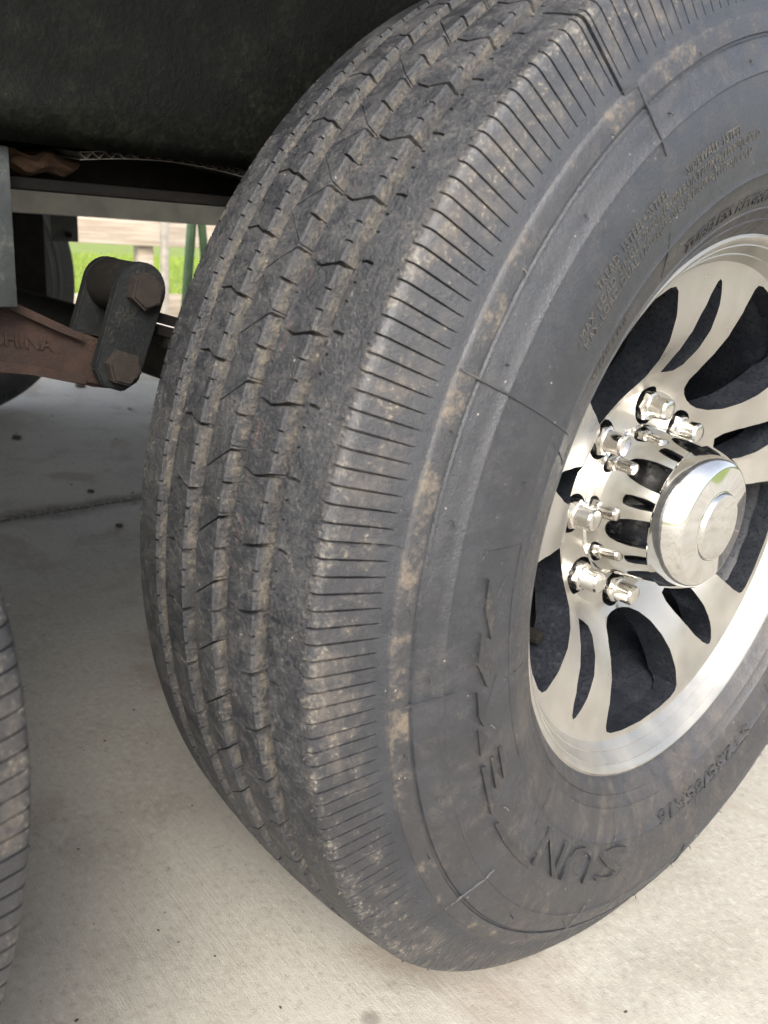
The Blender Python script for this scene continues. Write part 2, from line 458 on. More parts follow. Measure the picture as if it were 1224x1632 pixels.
# ------------------------------------------------------------------ the wheel
PITCH = 360/68
ZC = 0.396
WALL = [(0.0885, 0.2225), (0.0915, 0.2255), (0.095, 0.2295), (0.101, 0.238), (0.107, 0.247), (0.113, 0.262), (0.1165, 0.28), (0.1175, 0.297),
        (0.117, 0.31), (0.115, 0.3265), (0.109, 0.3455), (0.1047, 0.3590)]
def wall_x(R):
    for (x0, r0), (x1, r1) in zip(WALL, WALL[1:]):
        if R <= r1:
            t = max(0, (R-r0)/(r1-r0))
            return x0+(x1-x0)*t
    return WALL[-1][0]

def squash(v):
    """tyre sits on the slab: flatten below the contact line and bulge a little"""
    x, y, z = v
    R = hypot(y, z)
    if z < 0 and R > 0.335:
        dl = math.degrees(math.acos(max(-1, min(1, -z/R))))
        f = max(0, min(1, 1-(dl-14)/44)); f = f*f*(3-2*f)
        k = min(1, (R-0.335)/0.055); k = k*k*(3-2*k)
        R2 = R - 0.022*f*k
        y *= R2/R; z *= R2/R
    lim = -ZC + GZ + 0.0010
    if z < lim:
        z = lim + (z-lim)*0.03
    return (x, y, z)

def circ_strip(cols, rows_fn):
    """cols: list of (x, R, nx, nR); rows_fn(k) -> list of (phi(x), depth(x)) for pitch k. phi counts up from -Y."""
    V, F = [], []
    m = len(cols)
    n = 0
    for k in range(68):
        for (ph, dp) in rows_fn(k):
            for (x, R, nx, nR) in cols:
                a = rad(ph(x)); dd = dp(x, R)
                X = x - nx*dd; rr = R - nR*dd
                V.append(squash((X, -rr*cos(a), rr*sin(a))))
            n += 1
    for i in range(n):
        j = (i+1) % n
        for c in range(m-1):
            F.append((i*m+c, i*m+c+1, j*m+c+1, j*m+c))
    return V, F

def lin(pts):
    def f(x):
        if x <= pts[0][0]: return pts[0][1]
        for (a, b), (c, e) in zip(pts, pts[1:]):
            if x <= c: return b+(e-b)*(x-a)/(c-a)
        return pts[-1][1]
    return f

def slit(base, path, w, dfn, wfn=None):
    """four rows of a slit that follows path [(x, rel_phi)]"""
    p = lin(path)
    out = []
    for s, dd in ((-1, 0), (-0.62, 1), (0.62, 1), (1, 0)):
        ww = (lambda x: w) if wfn is None else wfn
        out.append(((lambda x, s=s, ww=ww: base + p(x) + s*ww(x)), (dfn if dd else (lambda x, R: 0.0))))
    return out
def flat(base, path):
    p = lin(path)
    return [((lambda x: base+p(x)), (lambda x, R: 0.0))]

GD = 0.0100      # groove depth
def rib_cols(xa, xb, inner, draft=0.0016):
    c = [(xa-draft, Rt(xa)-GD, 0, 1), (xa-draft*0.25, Rt(xa)-0.0016, 0, 1), (xa, Rt(xa)-0.0006, 0, 1), (xa+0.0007, Rt(xa), 0, 1)]
    for x in inner: c.append((x, Rt(x), 0, 1))
    c += [(xb-0.0007, Rt(xb), 0, 1), (xb, Rt(xb)-0.0006, 0, 1), (xb+draft*0.25, Rt(xb)-0.0016, 0, 1), (xb+draft, Rt(xb)-GD, 0, 1)]
    return c
def edge_depth(x0, x1, dmax):
    return lambda x, R: dmax if x0 <= x <= x1 else 0.0

def jit(k, s):
    return (noise.noise((k*0.731, s*3.17, 0.5)))*0.10

wheel = empty('wheel_and_tire', (0, 0, ZC))
PH0 = 22.2
ribs = []
# second rib
def rows_r2(k):
    b = PH0 + PITCH*k
    r = []
    r += slit(b, [(0.022, .25), (0.0345, -.25), (0.0445, .12), (0.048, .25)], 0.11, lambda x, R: 0.0058 if x < 0.0435 else 0.0075, lambda x: 0.125 if x < 0.0435 else 0.18)
    r += flat(b, [(0, 1.1)])
    r += slit(b, [(0, 1.92)], 0.085, edge_depth(0.0432, 0.0470, 0.004))
    r += slit(b, [(0, 2.75)], 0.07, edge_depth(0.0235, 0.0262, 0.004))
    r += slit(b, [(0, 3.50)], 0.085, edge_depth(0.0432, 0.0470, 0.004))
    r += flat(b, [(0, 4.4)])
    return r
ribs.append(circ_strip(rib_cols(0.0236, 0.0468, [0.0260, 0.0264, 0.029, 0.0345, 0.040, 0.0430, 0.0434]), rows_r2))
# centre rib with the zigzag sipe
def rows_c(k):
    b = PH0 + PITCH*k
    L, R_ = -0.0095, 0.0103
    r = []
    r += slit(b, [(L, -1.57), (R_, -4.08)], 0.062, lambda x, R: 0.005)
    r += slit(b, [(L, -1.36), (R_, -1.70)], 0.10, edge_depth(0.0062, 0.02, 0.006), lambda x: 0.03 if x < 0.0 else 0.13)
    r += slit(b, [(L, -1.15), (R_, 0.90)], 0.06, lambda x, R: 0.005 if x < 0.0065 else 0.0065, lambda x: 0.085 if x < 0.0065 else 0.13)
    return r
ribs.append(circ_strip(rib_cols(-0.0097, 0.0103, [-0.006, 0.0, 0.004, 0.0060, 0.0064]), rows_c))
# fourth rib
def rows_r4(k):
    b = PH0 + PITCH*k
    r = []
    r += slit(b, [(-0.048, 2.05), (-0.0355, 2.35), (-0.028, 1.9), (-0.022, 1.85)], 0.11, lambda x, R: 0.0060, lambda x: 0.125 if x < -0.027 else 0.16)
    r += slit(b, [(0, 3.95)], 0.085, edge_depth(-0.0272, -0.0235, 0.004))
    r += slit(b, [(0, 4.75)], 0.085, edge_depth(-0.0470, -0.0432, 0.004))
    r += slit(b, [(0, 5.49)], 0.085, edge_depth(-0.0272, -0.0235, 0.004))
    r += slit(b, [(0, 6.2)], 0.085, edge_depth(-0.0470, -0.0432, 0.004))
    return r
ribs.append(circ_strip(rib_cols(-0.0468, -0.0236, [-0.0434, -0.0430, -0.040, -0.0355, -0.030, -0.0275, -0.0270]), rows_r4))

# shoulders: groove wall, contact face, rounded corner, flank with sipes
XB, RB = 0.0906, Rt(0.0906)
XA, RA = 0.1037, 0.3601
def shoulder_cols():
    c = [(0.0581, Rt(0.0597)-GD, 0, 1), (0.0594, Rt(0.0597)-0.0016, 0, 1), (0.0597, Rt(0.0597)-0.0006, 0, 1), (0.0604, Rt(0.0604), 0, 1)]
    for x in (0.0628, 0.0632, 0.0655, 0.0680, 0.0685, 0.074, 0.080, 0.0850): c.append((x, Rt(x), 0, 1))
    tl = hypot(XA-XB, RB-RA); fx, fr = (XA-XB)/tl, -(RB-RA)/tl          # along the flank
    fn = (-fr, fx)                                                         # flank normal (x, R)
    for t in (0.0, 0.25, 0.5, 0.75, 1.0):                                  # corner arc
        p0 = Vector((0.0868, Rt(0.0868))); p1 = Vector((XB, RB)); p2 = Vector((XB+fx*0.0052, RB+fr*0.0052))
        p = p0*(1-t)**2 + p1*2*t*(1-t) + p2*t*t
        nn = (Vector((0.08, 1))*(1-t) + Vector(fn)*t).normalized()
        c.append((p.x, p.y, nn.x, nn.y))
    for s in (0.010, 0.016, 0.022, 0.028, 0.0325, 0.0335, 0.038, 0.0415):
        c.append((XB+fx*s, RB+fr*s, fn[0], fn[1]))
    c.append((XA, RA, fn[0], fn[1]))
    c.append((XA+0.0004, RA-0.0009, fn[0], fn[1]))
    return c
def sipe_depth(x, R):
    return 0.0030 if (R > 0.3690 and x > 0.0860) else 0.0
def rows_sh(k, sip, cuts, seam=True):
    b = PH0 + PITCH*k
    L = []
    for s in sip: L.append((s, slit(b, [(0, s + jit(k, s)*0.15)], 0.09, sipe_depth, lambda x: 0.092 if x < 0.099 else 0.065)))
    if k == 5 and seam: L.append((3.19, slit(b, [(0, 3.15), (0.075, 3.26), (0.085, 3.12), (0.092, 3.22), (0.104, 3.16)], 0.17, lambda x, R: 0.0045 if x > 0.0655 else 0.0, lambda x: 0.15 if x < 0.088 else 0.20)))
    for s, x1, dd, w_ in cuts: L.append((s, slit(b, [(0.0597, s), (0.064, s+0.10), (0.068, s-0.02)] if x1 > 0.065 else [(0, s)], w_, edge_depth(0.0596, x1, dd))))
    L.sort(key=lambda t: t[0])
    return [r for _, q in L for r in q]
cuts_o = [(0.55, 0.0682, 0.0042, 0.13), (2.86, 0.0630, 0.004, 0.09), (4.28, 0.0630, 0.004, 0.09)]
ribs.append(circ_strip(shoulder_cols(), lambda k: rows_sh(k, (-0.13, 1.1935, 2.517, 3.8405), cuts_o)))
cuts_i = [(1.1, 0.0630, 0.004, 0.09), (3.35, 0.0630, 0.004, 0.09), (4.68, 0.0630, 0.004, 0.09)]
Vi, Fi = circ_strip(shoulder_cols(), lambda k: rows_sh(k, (0.2, 1.5235, 2.847, 4.1705), cuts_i, False))
ribs.append(([(-x, y, z) for x, y, z in Vi], [f[::-1] for f in Fi]))

# carcass: groove floor + both walls
def wall_profile():
    P = [(0.1041, 0.3592), (0.1049, 0.3588), (0.1058, 0.3560), (0.1082, 0.3484), (0.1083, 0.3474), (0.1071, 0.3466), (0.1073, 0.3452), (0.1088, 0.3444), (0.1090, 0.3432), (0.1096, 0.342),
         (0.1118, 0.335), (0.1140, 0.3283), (0.1147, 0.3276), (0.1150, 0.3266), (0.1143, 0.3258), (0.1150, 0.322), (0.1163, 0.316), (0.1171, 0.308), (0.1175, 0.297), (0.1172, 0.288), (0.1165, 0.280), (0.1152, 0.2715),
         (0.1142, 0.2672), (0.1146, 0.2662), (0.1136, 0.2652), (0.1112, 0.2575), (0.107, 0.247), (0.1045, 0.2425), (0.1050, 0.2412), (0.1020, 0.2392), (0.0985, 0.2340), (0.0992, 0.2328), (0.0950, 0.2295), (0.0915, 0.2255), (0.0880, 0.2222), (0.0800, 0.2195), (0.070, 0.2150)]
    return P
half = [(x, Rt(x)-GD+0.0002) for x in (0.0, 0.012, 0.022, 0.035, 0.048, 0.060)] + [(0.075, 0.388), (0.092, 0.374), (0.0985, 0.3605)] + wall_profile()
prof = [(-x, r) for x, r in half[:0:-1]] + half
V, F = revolve(prof, 240)
tyre = obj('tire', [squash(v) for v in V], F, M['rubber'], wheel, 50)
for V, F in ribs:
    o = obj('tread_rib', V, F, M['rubber'], tyre, 28)

# raised lettering and marks on the outer wall
def on_wall(R, psi, h):
    a = rad(psi)
    return squash((wall_x(R)+h, R*cos(a), R*sin(a)))
def text_mesh(txt, size, thick, space=1.0, bold=0.0):
    cu = bpy.data.curves.new('t', 'FONT')
    cu.body = txt; cu.size = size; cu.extrude = thick; cu.align_x = 'CENTER'; cu.space_character = space
    cu.offset = bold; cu.resolution_u = 2
    o = bpy.data.objects.new('t', cu); COL.objects.link(o)
    me = bpy.data.meshes.new_from_object(o.evaluated_get(bpy.context.evaluated_depsgraph_get()))
    bpy.data.objects.remove(o); bpy.data.curves.remove(cu)
    return me
def wall_text(txt, R, psi_a, psi_b, height, h=0.00045, bold=0.0):
    """runs clockwise from psi_a to psi_b, letter tops outward"""
    me = text_mesh(txt, height/0.70, h, 1.0, bold)
    xs = [v.co.x for v in me.vertices]; x0, x1 = min(xs), max(xs)
    for v in me.vertices:
        t = (v.co.x-x0)/(x1-x0)
        psi = psi_a + (psi_b-psi_a)*t
        v.co = on_wall(R + v.co.y, psi, v.co.z)
    return mobj('sidewall_lettering', me, M['letter'] if height < 0.007 else M['letter2'], tyre)
wall_text('TREAD: 1STEEL+2STEEL', 0.2985, 142.3, 127.8, 0.0056)
wall_text('SIDEWALL: 1STEEL', 0.2985, 124.0, 112.2, 0.0056)
wall_text('MAX. LOAD. SINGLE 2000kg(4400LBS)AT760KPa(110PSI)COLD', 0.2905, 147.4, 107.9, 0.0056)
wall_text('MAX. LOAD. DUAL 1750kg(3860LBS)AT760KPa(110PSI)COLD', 0.2828, 147.6, 109.5, 0.0056)
wall_text('TUBELESS REGROOVABLE', 0.2462, 124, 88, 0.0080, 0.0010)
wall_text('TREAD 4 PLIES', 0.2555, 149, 138.5, 0.0045)
wall_text('DOT', 0.2440, 160.5, 157.5, 0.0050)
wall_text('ST235/85R16', 0.2560, 300, 265, 0.0125, 0.0014)

def stroke(pts, wdt, h, name='sidewall_mark', parent=None):
    """raised bar along (R, psi) points"""
    V, F = [], []
    P = []
    for (a, b), (c, e) in zip(pts, pts[1:]):
        n = max(1, int(max(abs(c-a)/0.006, abs(e-b)/1.0)))
        P += [(a+(c-a)*i/n, b+(e-b)*i/n) for i in range(n)]
    P.append(pts[-1])
    for i, (R, ps) in enumerate(P):
        R0, p0 = P[max(0, i-1)]; R1, p1 = P[min(len(P)-1, i+1)]
        tx, ty = (R1-R0), rad(p1-p0)*R
        l = hypot(tx, ty) or 1
        nx, ny = -ty/l, tx/l
        for s, hh in ((-1, -0.0006), (-0.7, h), (0.7, h), (1, -0.0006)):
            V.append(on_wall(R + nx*s*wdt/2, ps + math.degrees(ny*s*wdt/2/R), hh))
    for i in range(len(P)-1):
        for k in range(3):
            F.append((i*4+k, i*4+k+1, i*4+k+5, i*4+k+4))
    F += [(0, 1, 2, 3), tuple(len(V)-4+k for k in (3, 2, 1, 0))]
    return obj(name, V, F, M['rubber'], parent or tyre, 30)
def plate_mark(poly, h):
    """raised flat polygon in (R, psi)"""
    n = len(poly)
    V = [on_wall(R, p, h) for R, p in poly] + [on_wall(R, p, -0.001) for R, p in poly]
    F = [tuple(range(n))] + [(i, (i+1) % n, n+(i+1) % n, n+i) for i in range(n)]
    return obj('sidewall_mark', V, F, M['letter2'], tyre, 30)
plate_mark([(0.3035, 174.3), (0.3023, 177.7), (0.2942, 181.6), (0.2915, 178.4)], 0.0018)
plate_mark([(0.3029, 180.4), (0.3034, 184.2), (0.2944, 187.7), (0.2915, 184.8)], 0.0018)
plate_mark([(0.3028, 187.7), (0.3018, 191.0), (0.2981, 192.8), (0.2940, 190.0)], 0.0018)
plate_mark([(0.3022, 192.9), (0.3020, 196.9), (0.2945, 195.0)], 0.0012)
stroke([(0.2853, 174.2), (0.2916, 176.8)], 0.0012, 0.0005)
stroke([(0.2838, 187.0), (0.2923, 190.6)], 0.0012, 0.0005)
plate_mark([(0.3033, 198.4), (0.3040, 206.8), (0.2998, 206.6), (0.2990, 198.8)], 0.0018)
plate_mark([(0.2945, 198.3), (0.2950, 203.6), (0.2915, 203.5), (0.2912, 198.6)], 0.0018)
plate_mark([(0.2865, 197.9), (0.2868, 203.4), (0.2832, 203.3), (0.2830, 198.2)], 0.0018)
plate_mark([(0.3040, 209.1), (0.3035, 214), (0.3025, 218.8), (0.3010, 223.1), (0.2972, 222.4), (0.2985, 214), (0.3000, 209.6)], 0.0013)
# three upright letters along the foot of the tyre
for ch, pa, pb in (('S', 253.5, 244.5), ('U', 242.5, 233.5), ('N', 231.5, 223.0)):
    wall_text(ch, 0.2700, pa, pb, 0.028, 0.0020)
# border of the brand band
stroke([(0.312, 172.6), (0.3076, 171.4), (0.277, 170.8), (0.2755, 178), (0.270, 190), (0.2665, 204)], 0.0011, 0.0005)
# mould seams every 30 degrees
for k in range(12):
    p = 6.3 + 30*k
    a, b_ = ((0.3585, 0.262) if k == 5 else (0.3585, 0.3185))
    stroke([(a, p), (b_, p+0.3)], 0.0017, 0.0007, 'mould_seam')
    stroke([(0.276, p+2.2), (0.249, p+3.7)], 0.0009, 0.0005, 'mould_seam')
stroke([(0.3596, 128.3), (0.3588, 127.0), (0.3580, 126.3)], 0.0025, 0.0008, 'mould_seam')
# vent hairs
bm = bmesh.new()
hr = random.Random(3)
for k in range(24):
    for R, off in ((0.3350, 3.9), (0.3502, 11.2), (0.2912, 13.2)):
        ps = 15*k + off + hr.uniform(-0.6, 0.6); Rr = R + hr.uniform(-0.001, 0.001)
        p = Vector(on_wall(Rr, ps, -0.0005)); L = hr.uniform(0.002, 0.0045)
        t = Vector((1, hr.uniform(-.6, .6), hr.uniform(-.9, .3))).normalized()
        tube_bm(bm, [p, p+t*L*0.5, p+t*L+Vector((0, 0, -L*0.3))], [0.0006, 0.0005, 0.0003], 5)
for k in range(68):
    for s in (0.0,):
        if k % 1 == 0:
            a = rad(PH0 + PITCH*k + 0.5); R = Rt(0.0855)
            p = Vector(squash((0.0855, -R*cos(a), R*sin(a)))); n = Vector((0.15, -cos(a), sin(a))).normalized()
            tube_bm(bm, [p-n*0.0005, p+n*0.0009, p+n*0.0015], [0.0008, 0.0008, 0.0004], 6)
o = bmobj('vent_hair', bm, M['rubber'], tyre, 40); o['kind'] = 'stuff'
# the stepped mould joint over the shoulder near the top
def joint(phi, step, wd):
    V, F = [], []
    cs = [c for c in shoulder_cols()[6:]]
    n = len(cs)
    for i, (x, R, nx, nR) in enumerate(cs):
        t = i/(n-1)
        ph = phi + (1.1*t if step else 0.25*t) + 0.12*sin(i*1.9)
        for s, h in ((-1, -0.0004), (0, 0.0009 if step else 0.0005), (1, -0.0004)):
            a = rad(ph + s*wd)
            rr = R + nR*h
            V.append((x+nx*h, -rr*cos(a), rr*sin(a)))
    for i in range(n-1):
        F += [(i*3, i*3+1, i*3+4, i*3+3), (i*3+1, i*3+2, i*3+5, i*3+4)]
    obj('mould_seam', V, F, M['rubber'], tyre, 60)
joint(8.55, False, 0.05)

# ------------------------------------------------------------------ alloy rim
DISH = [(0.055, 0.020), (0.095, 0.020), (0.105, 0.0265), (0.120, 0.0405), (0.135, 0.0510), (0.150, 0.0585), (0.170, 0.0640), (0.190, 0.0665)]
front = [(x, r) for r, x in DISH] + [(0.0670, 0.1985), (0.0682, 0.2020), (0.0722, 0.2050), (0.0752, 0.2072), (0.0750, 0.2082), (0.0795, 0.2112), (0.0842, 0.2142), (0.0840, 0.2152), (0.0880, 0.2180), (0.0892, 0.2205), (0.0884, 0.2228), (0.0862, 0.2232), (0.0835, 0.2222), (0.080, 0.2190)]
back = [(0.062, 0.2040), (0.046, 0.1955), (0.036, 0.185), (0.030, 0.165), (0.020, 0.140), (0.006, 0.120), (-0.004, 0.105), (-0.006, 0.055)]
V, F = revolve(front + back, 200, closed=True)
rim_tmp = obj('rim_tmp', V, F, [M['alu'], M['pocket']], None, 35)
def cutter(bm):
    o = bmobj('cut', bm, [M['pocket']], None)
    bm2 = bmesh.new(); bm2.from_mesh(o.data); bmesh.ops.recalc_face_normals(bm2, faces=bm2.faces); bm2.to_mesh(o.data); bm2.free()
    return o
big = [(0.1020, 0), (0.1030, 5), (0.1060, 9.5), (0.1120, 13.5), (0.1220, 16.3), (0.137, 17.8), (0.155, 18.4), (0.175, 18.4), (0.190, 17.8), (0.1945, 16.8), (0.1965, 14.5), (0.1970, 9), (0.1970, 0)]
big = [(r, a) for r, a in big] + [(r, -a) for r, a in big[-2:0:-1]]
slim = [(0.1130, 0), (0.1140, 5.0), (0.1200, 6.6), (0.132, 6.6), (0.147, 5.7), (0.163, 4.4), (0.178, 2.6), (0.187, 1.0), (0.189, 0)]
slim = slim + [(r, -a) for r, a in slim[-2:0:-1]]
bm = bmesh.new()
for k in range(5):
    for poly, c in ((big, 55), (slim, 19)):
        prism_bm(bm, [(r*cos(rad(c+72*k+a)), r*sin(rad(c+72*k+a))) for r, a in poly], -0.06, 0.14)
LUGA = [44.0+45*k for k in range(8)]
for a in LUGA:
    cy, cz = 0.0826*cos(rad(a)), 0.0826*sin(rad(a))
    prism_bm(bm, [(cy+0.0165*cos(2*pi*i/28), cz+0.0165*sin(2*pi*i/28)) for i in range(28)], -0.002, 0.14)
cut = cutter(bm)
md = rim_tmp.modifiers.new('b', 'BOOLEAN'); md.operation = 'DIFFERENCE'; md.solver = 'EXACT'; md.object = cut
try: md.material_mode = 'TRANSFER'
except Exception: pass
bv = rim_tmp.modifiers.new('v', 'BEVEL'); bv.width = 0.0014; bv.segments = 2; bv.limit_method = 'ANGLE'; bv.angle_limit = rad(40); bv.harden_normals = False
me = bpy.data.meshes.new_from_object(rim_tmp.evaluated_get(bpy.context.evaluated_depsgraph_get()))
bpy.data.objects.remove(rim_tmp); bpy.data.objects.remove(cut)
me.name = 'wheel_rim'
rim = mobj('wheel_rim', me, None, wheel, 30)
# barrel
V, F = revolve([(0.066, 0.2075), (0.050, 0.2000), (0.036, 0.1950), (0.0, 0.1910), (-0.04, 0.1900), (-0.08, 0.2050), (-0.0865, 0.222), (-0.084, 0.223), (-0.076, 0.2095), (-0.035, 0.1945), (0.03, 0.200), (0.058, 0.2110)], 96, closed=True)
obj('rim_barrel', V, F, M['pocket'], wheel, 40)
# brake drum behind the spokes
V, F = revolve([(-0.010, 0.050), (-0.012, 0.140), (-0.020, 0.158), (-0.036, 0.163), (-0.040, 0.168), (-0.095, 0.168), (-0.10, 0.160), (-0.10, 0.03)], 72)
obj('brake_drum', V, F, M['drum'], wheel, 40)
# lug nuts
def lug(a):
    bm = bmesh.new()
    cy, cz = 0.0826*cos(rad(a)), 0.0826*sin(rad(a))
    def ring(x, r, n, o=0.0, rr=None):
        vs = []
        for i in range(24):
            t = 2*pi*i/24 + o
            if n == 6:
                m_ = (t % (pi/3)) - pi/6
                q = min(r/cos(m_), (rr or 1))
            else: q = r
            vs.append(bm.verts.new((x, cy+q*cos(t), cz+q*sin(t))))
        return vs
    rot0 = rad(a*1.7)
    R_ = [ring(0.000, 0.0118, 0, rot0), ring(0.004, 0.0140, 0, rot0), ring(0.007, 0.0113, 6, rot0, 0.0129), ring(0.0235, 0.0113, 6, rot0, 0.0129), ring(0.0262, 0.0112, 0, rot0), ring(0.0268, 0.0098, 0, rot0),
          ring(0.0275, 0.0092, 0, rot0), ring(0.0400, 0.0090, 0, rot0), ring(0.0420, 0.0080, 0, rot0), ring(0.0428, 0.0060, 0, rot0), ring(0.0431, 0.0025, 0, rot0)]
    for A_, B_ in zip(R_, R_[1:]):
        for i in range(24):
            j = (i+1) % 24
            bm.faces.new((A_[i], A_[j], B_[j], B_[i]))
    bm.faces.new(R_[-1])
    return bmobj('lug_nut', bm, M['nut'], wheel, 25)
for a in LUGA: lug(a)
# hub sleeve and cap
V, F = revolve([(0.010, 0.0668), (0.0205, 0.0668), (0.0215, 0.0660), (0.0225, 0.0650), (0.040, 0.0633), (0.060, 0.0612), (0.0745, 0.0590), (0.0752, 0.0560)], 96)
slv = obj('hub_sleeve', V, F, M['chrome'], wheel, 30)
V, F = revolve([(0.070, 0.0560), (0.0748, 0.0575), (0.0752, 0.0598), (0.0765, 0.0606), (0.0785, 0.0600), (0.0850, 0.0582), (0.0910, 0.0560), (0.0955, 0.0535), (0.0985, 0.0508), (0.0997, 0.0480), (0.1000, 0.0300), (0.1006, 0.0286), (0.1026, 0.0280), (0.1038, 0.0270), (0.1042, 0.0252), (0.1044, 0.0)], 96)
obj('hub_cap', V, F, M['chrome'], wheel, 30)
# valve
bm = bmesh.new(); tube_bm(bm, [(-0.02, -0.130, -0.092), (0.030, -0.129, -0.0895)], 0.0042, 12)
vs = bmobj('valve_stem', bm, M['drum'], wheel, 40)
bm = bmesh.new()
ax_, rr_ = [], []
for i, (x, r) in enumerate([(0.026, 0.0048), (0.0265, 0.0056), (0.037, 0.0056), (0.0385, 0.0050), (0.039, 0.0030)]):
    rg = [bm.verts.new((x, -0.129+(r*(1 if (k % 2 == 0 or i in (0, 4)) else 0.90))*cos(2*pi*k/32), -0.0893+(r*(1 if (k % 2 == 0 or i in (0, 4)) else 0.90))*sin(2*pi*k/32))) for k in range(32)]
    rr_.append(rg)
for A_, B_ in zip(rr_, rr_[1:]):
    for k in range(32):
        bm.faces.new((A_[k], A_[(k+1) % 32], B_[(k+1) % 32], B_[k]))
bm.faces.new(rr_[-1])
bmobj('valve_cap', bm, M['drum'], vs, 20)
tag(wheel, 'dusty black trailer tire on a polished eight lug alloy rim, the large one in focus', 'wheel', 'trailer wheels')

def copy_tree(o, parent=None):
    c = o.copy(); link(c); c.parent = parent
    for ch in list(o.children): copy_tree(ch, c)
    return c
w2 = copy_tree(wheel); w2.location = (0, -0.941, ZC)
tag(w2, 'edge of a nearer dusty tire cut off at the lower left corner', 'wheel')
w3 = copy_tree(wheel); w3.location = (-2.13, 0.0, ZC); w3.rotation_euler = (0, 0, pi)
tag(w3, 'dark tire in shadow on the far side of the axle, behind the rusty equalizer', 'wheel')

# ------------------------------------------------------------------ trailer
tr = tag(empty('trailer', (-1, 0, 0.6)), 'trailer chassis with black wheel well panel and grey frame above the wheels', 'trailer')
def part(o): o.parent = tr; o.matrix_parent_inverse = Matrix.Translation((1, 0, -0.6)); return o
# unseen walls, top and well roof added to shape the light; then the underbelly
part(box('unseen_body_wall', (0.02, 0.06, -5, 4, 0.93, 1.12), M['body']))
part(box('unseen_body_wall', (-2.04, -2.00, -5, 4, 0.80, 1.12), M['body']))
part(box('unseen_deck', (-2.00, 0.02, -5, 4, 1.08, 1.12), M['body']))
part(box('unseen_well_roof', (-0.15, 0.02, -5, 4, 0.93, 0.935), M['panel'], bev=0))
part(box('underbelly', (-1.76, -0.29, -5, 4, 0.672, 0.682), M['panel'], bev=0))
# wheel-well panel: thin black sheet with a rolled lower lip and a dent
V, F = [], []
nx_, nz = 120, 30
for i in range(nx_+1):
    y = -2.2 + 3.6*i/nx_
    for j in range(nz+1):
        t = j/nz
        z = 0.6365 + 0.293*t
        x = -0.150 + 0.004*noise.noise((y*5, z*9, 1.3)) + 0.0015*noise.noise((y*22, z*30, 4.3))
        x -= 0.010*math.exp(-t*22)                                  # rolled under
        dd = max(0, 1-abs((z-0.651)/0.017))*max(0, min(1, (-0.392-y)/0.03))
        x += 0.008*dd*dd*(3-2*dd)
        V.append((x, y, z))
for i in range(nx_):
    for j in range(nz):
        a = i*(nz+1)+j
        F.append((a, a+nz+1, a+nz+2, a+1))
pn = obj('wheel_well_panel', V, F, M['panel'], None, 60)
so_ = pn.modifiers.new('s', 'SOLIDIFY'); so_.thickness = 0.003
part(pn)
# near frame rail (I beam)
bm = bmesh.new()
box_bm(bm, -0.285, -0.185, -5, 4, 0.609, 0.616, 0.001); box_bm(bm, -0.240, -0.232, -5, 4, 0.616, 0.93, 0.0)
part(bmobj('frame_rail', bm, M['drum'], None, 35))
# far frame rail
o = box('frame_rail', (-1.74, -1.66, -5, 4, 0.573, 0.67), M['rail'])
part(o)
# hangers
def hanger(x0, x1, y0, y1, z0, z1, mat):
    bm = bmesh.new()
    box_bm(bm, x1-0.006, x1, y0, y1, z0, z1, 0.0012); box_bm(bm, x0, x0+0.006, y0, y1, z0, z1, 0.0012)
    box_bm(bm, x0+0.006, x1-0.006, y0+0.002, y0+0.008, z0+0.03, z1, 0)
    return part(bmobj('spring_hanger', bm, mat, None, 35))
hanger(-0.245, -0.168, -0.505, -0.4405, 0.5385, 0.632, M['hanger'])
hanger(-1.95, -1.80, 0.06, 0.225, 0.35, 0.60, M['drum'])
bm = bmesh.new(); box_bm(bm, -1.708, -1.70, 0.205, 0.268, 0.514, 0.575, 0.0015)
pl = part(bmobj('bracket_plate', bm, M['hanger'], None, 35))
bm = bmesh.new(); tube_bm(bm, [(-1.70, 0.242, 0.5295), (-1.692, 0.242, 0.5295)], 0.008, 6)
o = bmobj('bolt', bm, M['drum'], None, 30); o.parent = pl
# fluted sheet peeling below the panel
V, F = [], []
n = 150
y0, y1 = -0.398, -0.258
def zt(y):
    t = (y-y0)/(y1-y0)
    return 0.6285 + 0.0080*sin(pi*min(1, t*0.85+0.1)) - 0.001*t
bm = bmesh.new()
def ribbon(zf, xa, xb, th):
    prev = None
    for i in range(n+1):
        y = y0+(y1-y0)*i/n; z = zf(y)
        q = [bm.verts.new((x, y, zz)) for x, zz in ((xa, z-th/2), (xa, z+th/2), (xb, z+th/2+0.004), (xb, z-th/2+0.004))]
        if prev:
            for k in range(4):
                bm.faces.new((prev[k], prev[(k+1) % 4], q[(k+1) % 4], q[k]))
        else: bm.faces.new(q)
        prev = q
    bm.faces.new(prev[::-1])
ribbon(lambda y: zt(y)+0.0022, -0.166, -0.225, 0.0005)
ribbon(lambda y: zt(y)-0.0022, -0.166, -0.225, 0.0005)
ribbon(lambda y: zt(y)+0.0020*(2*abs(((y-y0)/0.0085) % 1.0-0.5)*2-1), -0.1665, -0.225, 0.0005)
tag(bmobj('fluted_sheet', bm, M['coro'], None, None), 'torn edge of grey fluted plastic sheet peeling out below the black panel', 'plastic sheet')
# blob of brown foam
bm = bmesh.new()
bmesh.ops.create_icosphere(bm, subdivisions=4, radius=1)
for v in bm.verts:
    c = v.co.copy()
    s = 1 + 0.35*noise.noise(c*1.8+Vector((3, 1, 2))) + 0.15*noise.noise(c*5)
    v.co = Vector((-0.195+0.016*c.x*s, -0.416+0.026*c.y*s, 0.6255+0.0075*c.z*s + 0.002*sin(c.y*7)))
tag(bmobj('foam_blob', bm, M['foam'], None, 180), 'lump of rusty brown foam squeezed under the panel beside the hanger', 'foam')

